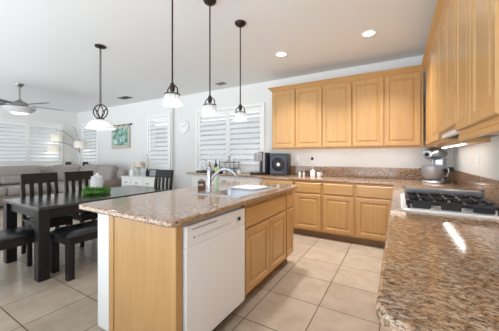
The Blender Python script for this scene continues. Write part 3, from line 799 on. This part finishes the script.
t = thing('glass_jar', 'clear glass lidded jar standing inside the green wreath', 'jar', (-3.58, 1.91, .75)); t.scale = (1.12, 1.12, 1.2)
MB().lathe([(0, 0), (.065, 0), (.07, .01), (.07, .15), (.062, .175), (.062, .18), (.058, .18), (.058, .172), (.065, .15), (.065, .012), (0, .008)]).build('jar_body', 'frost', t, True)
MB().lathe([(0, .18), (.064, .18), (.06, .20), (.02, .215), (.014, .235), (0, .24)]).build('lid', 'frost', t, True)
MB().lathe([(0, .012), (.05, .012), (.05, .14), (0, .138)]).build('candle', 'white', t, True)

# ================================================================== HANGING LAMPS
def point(name, loc, power, parent, r=.03, col=(1, .97, .93)):
    l = bpy.data.lights.new(name, 'POINT'); l.energy = power; l.shadow_soft_size = r; l.color = col
    o = bpy.data.objects.new(name, l); C.objects.link(o); o.location = loc; o.parent = parent
def make_pendant():
    t = thing('pendant_lamp', '', 'lamp', (0, 0, ZC), 0, 'pendant lamps above the island')
    MB().lathe([(0, 0), (.062, 0), (.062, -.012), (.05, -.032), (.022, -.042), (.012, -.055), (0, -.055)]).build('canopy', 'bronze', t, True)
    MB().cyl(0, 0, -.925, -.05, .0065, 10).build('rod', 'bronze', t, True)
    b = MB(); b.lathe([(0, -.915), (.012, -.915), (.02, -.94), (.02, -.965), (.012, -.985), (0, -.985)])
    for s in (-1, 1):
        b.tube([(0, 0, -.93), (s * .03, 0, -.94), (s * .055, 0, -.965), (s * .058, 0, -1.005)], .005, 6)
    b.tube([(.058 * math.cos(a * PI / 12), .058 * math.sin(a * PI / 12), -1.005) for a in range(24)], .0045, 6, True)
    b.build('holder', 'bronze', t, True)
    b = MB(); b.lathe([(.050, -1.0), (.056, -1.015), (.060, -1.045), (.066, -1.072), (.079, -1.088), (.076, -1.089), (.063, -1.074), (.057, -1.047), (.053, -1.018), (.047, -1.0)], n=72, wave=12, amp=.07)
    b.build('shade', 'ribbed', t, True)
    MB().sphere(0, 0, -1.072, .03, .03, .036).build('bulb', 'bulb', t, True)
    return t
pd = make_pendant()
plist = [((-1.53, 1.393), 'pendant lamp nearest the camera, its ceiling plate out of frame'), ((-1.545, 1.87), 'middle one of the three glass pendant lamps above the island'), ((-1.515, 2.36), 'pendant lamp farthest from the camera, before the window shutters')]
pd.location = (plist[0][0][0], plist[0][0][1], ZC); pd['label'] = plist[0][1]
pds = [pd] + [dup(pd, (p[0], p[1], ZC), 0, l) for p, l in plist[1:]]
for p in pds: point('pendant_light', (0, 0, -1.125), PENDANT_W, p)
# chandelier above the table
t = thing('chandelier', 'bowl lamp on a chain with dark ring ornament above the dining table', 'lamp', (-3.47, 1.90, ZC))
MB().lathe([(0, 0), (.07, 0), (.068, -.015), (.03, -.03), (0, -.03)]).build('canopy', 'bronze', t, True)
b = MB(); nl = 22; z = -.03
for k in range(nl):
    zc = -.04 - k * .0345; a = (k % 2) * PI / 2
    b.tube([(.012 * math.cos(q * PI / 4) * math.cos(a), .012 * math.cos(q * PI / 4) * math.sin(a), zc + .023 * math.sin(q * PI / 4)) for q in range(8)], .004, 5, True)
b.build('chain', 'bronze', t, True)
dv = Vector((math.cos(R(30.6)), math.sin(R(30.6)), 0)); zc = -.89
b = MB()
b.tube([dv * (.095 * math.cos(k * PI / 16)) + Vector((0, 0, zc + .095 * math.sin(k * PI / 16))) for k in range(32)], .008, 6, True)
b.tube([Vector((0, 0, zc + .095)), Vector((0, 0, -.78))], .007, 6)
b.tube([dv * (.034 * math.sin(k * PI / 10)) + Vector((0, 0, zc - .09 + .018 * k)) for k in range(11)], .006, 6)
b.tube([dv * (-.034 * math.sin(k * PI / 10)) + Vector((0, 0, zc - .09 + .018 * k)) for k in range(11)], .006, 6)
for s in (-1, 1):
    b.tube([dv * (s * .01) + Vector((0, 0, zc - .09)), dv * (s * .05) + Vector((0, 0, zc - .03)), dv * (s * .062) + Vector((0, 0, zc + .03)), dv * (s * .08) + Vector((0, 0, zc + .05))], .006, 6)
    b.tube([dv * (s * .01) + Vector((0, 0, zc - .09)), dv * (s * .03) + Vector((0, 0, zc - .02)), dv * (s * .05) + Vector((0, 0, zc + .02)), dv * (s * .09) + Vector((0, 0, zc + .03))], .005, 6)
b.build('ring_ornament', 'bronze', t, True)
MB().lathe([(0, -.975), (.03, -.975), (.05, -.99), (.03, -1.0), (0, -1.0)]).build('collar', 'bronze', t, True)
MB().lathe([(.03, -.992), (.085, -1.005), (.13, -1.035), (.158, -1.08), (.188, -1.118), (.185, -1.124), (.153, -1.087), (.125, -1.045), (.085, -1.013), (.03, -1.0)], n=36).build('shade', 'ribbed', t, True)
MB().sphere(0, 0, -1.06, .035).build('bulb', 'bulb', t, True)
point('chandelier_light', (0, 0, -1.16), 2, t)
# ceiling fan
t = thing('ceiling_fan', 'ceiling fan with bowl light in the living room', 'fan', (-6.74, 2.05, ZC))
MB().lathe([(0, 0), (.075, 0), (.07, -.02), (.03, -.06), (.015, -.07), (0, -.07)]).build('canopy', 'fan_metal', t, True)
MB().cyl(0, 0, -.36, -.06, .013, 10).build('downrod', 'fan_metal', t, True)
MB().lathe([(0, -.33), (.03, -.33), (.06, -.36), (.12, -.385), (.14, -.42), (.14, -.455), (.10, -.48), (0, -.48)]).build('motor', 'fan_metal', t, True)
MB().lathe([(.10, -.475), (.27, -.49), (.275, -.50), (.25, -.54), (.19, -.59), (.10, -.62), (0, -.63), (0, -.62), (.10, -.61), (.18, -.58), (.24, -.535), (.26, -.50), (.10, -.48)], n=30).build('light_bowl', 'shade', t, True)
for k in range(5):
    a = R(86 + 72 * k); mt = Matrix.Rotation(a, 4, 'Z') @ Matrix.Translation((0, 0, -.435)) @ Matrix.Rotation(R(10), 4, 'X')
    b = MB(); pts = [(.22, -.05), (.30, -.065), (.72, -.075), (.78, -.05), (.78, .05), (.72, .075), (.30, .065), (.22, .05)]
    L = b.rings([[(x, y, zz) for x, y in pts] for zz in (-.005, .005)]); bmesh.ops.transform(b.bm, matrix=mt, verts=b.bm.verts[:])
    bl = b.build('blade', 'fan_blade', t)
    MB().box(.12, .27, -.022, .022, -.010, -.005, .001, 1, mt).build('blade_iron', 'fan_metal', bl)
point('fan_light', (0, 0, -.70), 8, t)
# recessed ceiling lights
for i, (x, y, lab) in enumerate(((-.302, 3.354, 'round recessed ceiling light nearer the right-hand cabinets'), (-1.464, 3.394, 'round recessed ceiling light nearer the pendant lamps'))):
    t = thing('ceiling_light', lab, 'light', (x, y, ZC), 0, 'recessed ceiling lights')
    MB().lathe([(.062, 0), (.088, 0), (.088, -.006), (.066, -.010), (.062, 0)], n=32).build('trim_ring', 'white', t, True)
    MB().lathe([(0, -.004), (.063, -.004), (.063, -.001), (0, -.001)], n=32).build('diffuser', 'led', t)
    l = bpy.data.lights.new('can_light', 'AREA'); l.shape = 'DISK'; l.size = .12; l.energy = CAN_W; l.spread = R(110); l.color = (1, .98, .95)
    o = bpy.data.objects.new('can_light', l); C.objects.link(o); o.location = (0, 0, -.015); o.parent = t
# vents
for x, y, w, d, lab in ((-5.98, 3.89, .36, .20, 'ceiling vent above the living room sideboard'), (-3.13, 4.14, .20, .13, 'ceiling vent above the kitchen window')):
    t = thing('ceiling_vent', lab, 'vent', (x, y, ZC), 0, 'ceiling vents')
    b = MB(); f = .02; b.box(-w/2, w/2, -d/2, -d/2 + f, -.012, 0).box(-w/2, w/2, d/2 - f, d/2, -.012, 0).box(-w/2, -w/2 + f, -d/2, d/2, -.012, 0).box(w/2 - f, w/2, -d/2, d/2, -.012, 0)
    b.build('frame', 'fan_metal', t)
    MB().box(-w/2 + f, w/2 - f, -d/2 + f, d/2 - f, -.002, 0).build('duct_plate', 'black', t)
    n = 6
    for k in range(n):
        y0 = -d/2 + f + (d - 2 * f) * (k + .5) / n
        MB().box(-w/2 + f, w/2 - f, -.009, .009, -.001, .001, 0, 1, Matrix.Translation((0, y0, -.008)) @ Matrix.Rotation(R(30), 4, 'X')).build('slat', 'fan_metal', t)

# ================================================================== LIVING ROOM
def cushion(b, x0, x1, y0, y1, z0, z1, r=.06, mtx=None): b.box(x0, x1, y0, y1, z0, z1, r, 4, mtx); return b
t = thing('sectional_sofa', 'grey sectional sofa in the living room corner', 'sofa', (.20, -.19, 0))
b = MB(); b.box(-9.40, -8.45, .60, 4.36, .06, .30, .03, 2).box(-8.45, -6.44, 3.42, 4.36, .06, .30, .03, 2).build('base', 'sofa_d', t, True)
MB().box(-9.42, -9.22, .60, 4.36, .28, .90, .06, 3).box(-9.22, -6.44, 4.18, 4.37, .28, .90, .06, 3).build('back_frame', 'sofa', t, True)
for y0, y1 in ((.65, 1.55), (1.56, 2.46), (2.47, 3.37)):
    cushion(MB(), -9.18, -8.42, y0, y1, .29, .50, .06).build('seat_cushion', 'sofa', t, True)
    m_ = Matrix.Translation((-9.2, 0, .46)) @ Matrix.Rotation(R(-12), 4, 'Y')
    cushion(MB(), .02, .24, y0 + .01, y1 - .01, .22, .52, .08, m_).build('back_cushion', 'sofa', t, True)
    cushion(MB(), .02, .26, y0 + .01, y1 - .01, .02, .26, .08, m_).build('lumbar_cushion', 'sofa', t, True)
cushion(MB(), -9.18, -8.25, 3.39, 4.18, .29, .50, .06).build('corner_cushion', 'sofa', t, True)
for x0, x1 in ((-8.23, -7.47), (-7.45, -6.69)):
    cushion(MB(), x0, x1, 3.38, 4.16, .29, .50, .06).build('seat_cushion', 'sofa', t, True)
    m_ = Matrix.Translation((0, 4.2, .46)) @ Matrix.Rotation(R(-12), 4, 'X')
    cushion(MB(), x0 + .01, x1 - .01, -.26, -.02, .02, .54, .09, m_).build('back_cushion', 'sofa', t, True)
m_ = Matrix.Translation((-9.0, 4.0, .46)) @ Matrix.Rotation(R(45), 4, 'Z')
cushion(MB(), -.38, .38, -.12, .08, .02, .54, .09, m_).build('back_cushion', 'sofa', t, True)
cushion(MB(), -6.68, -6.42, 3.36, 4.30, .06, .66, .10).build('arm', 'sofa_d', t, True)
cushion(MB(), -9.38, -8.45, .36, .62, .06, .64, .10).build('arm', 'sofa_d', t, True)
# arc floor lamp
t = thing('arc_floor_lamp', 'floor lamp with arching arms and cream shades behind the sofa corner', 'lamp', (-9.08, 4.30, 0))
MB().lathe([(0, 0), (.06, 0), (.06, .02), (0, .025)], n=24).build('base', 'steel', t, True)
MB().cyl(0, 0, .02, 1.45, .012, 10).build('pole', 'steel', t, True)
rx, ry = .861, .509
for k, (l, dp, zt_, zs, w) in enumerate(((-.53, .45, 1.72, 1.505, .15), (-.48, .40, 2.10, 1.85, .16), (.13, .20, 1.86, 1.64, .15), (-.16, .12, 2.22, 1.9, 0))):
    ex, ey = l * rx + dp * .509, l * ry - dp * .861
    arm = [(ex * (i / 8) ** 1.5, ey * (i / 8) ** 1.5, 1.35 + (zt_ - 1.35) * math.sin(i / 8 * PI / 2) - (0 if i < 8 else .02)) for i in range(9)]
    ao = MB().tube(arm, .012, 6).build('arm', 'fan_metal', t, True)
    if not w: continue
    MB().lathe([(w, zs - .10), (w, zs + .10), (w - .004, zs + .10), (w - .004, zs - .10), (w, zs - .10)], ex, ey, 0, 24).build('lamp_shade', 'lampshade', ao, True)
    MB().cyl(ex, ey, zs, zt_ - .02, .006, 6).build('socket_stem', 'steel', ao)
    MB().sphere(ex, ey, zs - .02, .03).build('bulb', 'bulb', ao, True)
    point('floor_lamp_light', (ex, ey, zs - .06), 0.9, ao)
# speakers on stands
def speaker(x, y, lab):
    t = thing('speaker', lab, 'speaker', (x, y, 0), R(30), 'small speakers behind the sofa')
    MB().box(-.06, .06, -.05, .06, .94, 1.08, .01, 2).build('cabinet', 'black', t)
    MB().lathe([(0, 0), (.045, 0), (.04, .006), (0, .002)], n=20, mtx=Matrix.Translation((0, -.05, 1.01)) @ Matrix.Rotation(PI / 2, 4, 'X')).build('cone', 'iron', t, True)
    MB().cyl(0, 0, .02, .94, .012, 8).build('pole', 'steel', t, True)
    MB().lathe([(0, 0), (.05, 0), (.05, .015), (0, .02)]).build('foot', 'black', t, True)
speaker(-9.33, 4.07, 'small dark speaker on a stand left of the floor lamp pole')
speaker(-8.74, 4.30, 'small dark speaker on a stand right of the floor lamp pole')
# tapestry
t = thing('wall_tapestry', 'green landscape tapestry hanging from a dark rod above the sofa', 'tapestry', (-6.97, YL, 0))
MB().box(-.43, .43, -.05, -.012, 1.50, 2.12, .004).build('border', 'linen', t)
MB().box(-.37, .37, -.052, -.049, 1.58, 2.07).build('picture', 'paint', t)
b = MB(); b.tube([(-.52, -.05, 2.17), (.50, -.05, 2.17)], .011, 8).sphere(-.54, -.05, 2.17, .025).sphere(.52, -.05, 2.17, .028).build('rod', 'bronze', t, True)
for x in (-.36, -.12, .12, .36): MB().box(x - .03, x + .03, -.064, -.036, 2.09, 2.185, .003).build('hanging_loop', 'linen', t)
for x in (-.47, .45): MB().box(x - .01, x + .01, -.06, 0, 2.16, 2.18).build('bracket', 'bronze', t)
# clock
t = thing('wall_clock', 'round white wall clock between the two shuttered windows', 'clock', (-4.53, YB, 1.985))
rot = Matrix.Rotation(PI / 2, 4, 'X')
MB().lathe([(0, 0), (.165, 0), (.17, .02), (.16, .035), (.145, .035), (.14, .022)], n=36, mtx=rot).build('rim', 'white', t, True)
MB().lathe([(0, .02), (.145, .02), (.145, .023), (0, .023)], n=36, mtx=rot).build('face', 'trim', t)
b = MB()
for k in range(12): b.box(-.004, .004, -.026, -.0225, .115, .135, 0, 1, Matrix.Rotation(k * PI / 6, 4, 'Y'))
b.build('hour_marks', 'grey_mark', t)
MB().box(-.004, .004, -.028, -.024, 0, .09, 0, 1, Matrix.Rotation(R(60), 4, 'Y')).build('minute_hand', 'grey_mark', t)
MB().box(-.005, .005, -.028, -.024, 0, .06, 0, 1, Matrix.Rotation(R(-50), 4, 'Y')).build('hour_hand', 'grey_mark', t)
# sideboard
t = thing('sideboard', 'white sideboard with drawers below the tall shuttered window', 'sideboard', (-5.42, 3.84, 0))
MB().box(-.62, .62, 0, .52, .08, .735, .004).build('body', 'trim', t)
MB().box(-.64, .64, -.02, .53, .735, .76, .005).build('top', 'trim', t)
for i in range(3):
    x = -.61 + i * .41
    d = panel(.395, .19, DRAW, x, .53, 0).build('drawer_front', 'trim', t)
    MB().box(x + .16, x + .235, -.045, -.02, .615, .63, .004).build('handle', 'black', d)
    panel(.395, .41, DOOR, x, .10, 0).build('door', 'trim', t)
for sx in (-.58, .58):
    for sy in (.04, .48): MB().box(sx - .03, sx + .03, sy - .03, sy + .03, 0, .08).build('foot', 'trim', t)
t = thing('flower_vase', 'glass vase of cream flowers on the white sideboard', 'vase', (-5.66, 4.05, .76))
MB().lathe([(0, 0), (.05, 0), (.06, .02), (.05, .10), (.035, .15), (.055, .19), (.05, .19), (.03, .15), (.045, .10), (.05, .02), (0, .01)]).build('vase_body', 'clear', t, True)
b = MB(); rnd = random.Random(5)
for k in range(16):
    a = rnd.random() * 2 * PI; q = rnd.random() ** .5 * .14
    b.sphere(q * math.cos(a), q * math.sin(a), .30 + rnd.uniform(-.05, .08) - q * .3, .045, .045, .04, 8, 6)
b.build('flower_heads', 'cream', t, True)
b = MB()
for k in range(8):
    a = rnd.random() * 2 * PI; b.tube([(0, 0, .03), (.02 * math.cos(a), .02 * math.sin(a), .15), (.09 * math.cos(a), .09 * math.sin(a), .28)], .003, 5)
b.build('stems', 'green', t)
t = thing('ceramic_jar', 'small pale ceramic jar left of the flower vase', 'jar', (-5.86, 4.02, .76))
MB().lathe([(0, 0), (.06, 0), (.08, .06), (.075, .14), (.045, .18), (.05, .20), (0, .20)]).build('jar_body', 'white', t, True)
MB().lathe([(0, .20), (.05, .20), (.04, .22), (.01, .23), (.012, .25), (0, .255)]).build('lid', 'brown', t, True)
t = thing('diffuser_bottle', 'dark bottle with tall thin twigs right of the flower vase', 'bottle', (-5.42, 4.12, .76))
MB().lathe([(0, 0), (.04, 0), (.04, .12), (.02, .16), (.02, .20), (0, .20)]).build('bottle_body', 'black', t, True)
b = MB()
for k in range(6): b.tube([(0, 0, .18), (rnd.uniform(-.05, .05), rnd.uniform(-.05, .05), .35), (rnd.uniform(-.09, .09), rnd.uniform(-.06, .06), .55)], .003, 5)
b.build('twigs', 'linen', t)
t = thing('photo_frame', 'black picture frame standing on the sideboard behind the slat-back chair', 'frame', (-5.17, 4.10, .76), R(15))
mt = Matrix.Rotation(R(-8), 4, 'X')
b = MB(); b.box(-.13, .13, -.01, .01, 0, .02, 0, 1, mt).box(-.13, .13, -.01, .01, .17, .19, 0, 1, mt).box(-.13, -.11, -.01, .01, 0, .19, 0, 1, mt).box(.11, .13, -.01, .01, 0, .19, 0, 1, mt)
b.build('frame_border', 'black', t)
MB().box(-.11, .11, -.004, .006, .02, .17, 0, 1, mt).build('picture', 'grey_mark', t)
MB().box(-.02, .02, .0, .10, 0, .006).build('stand', 'black', t)
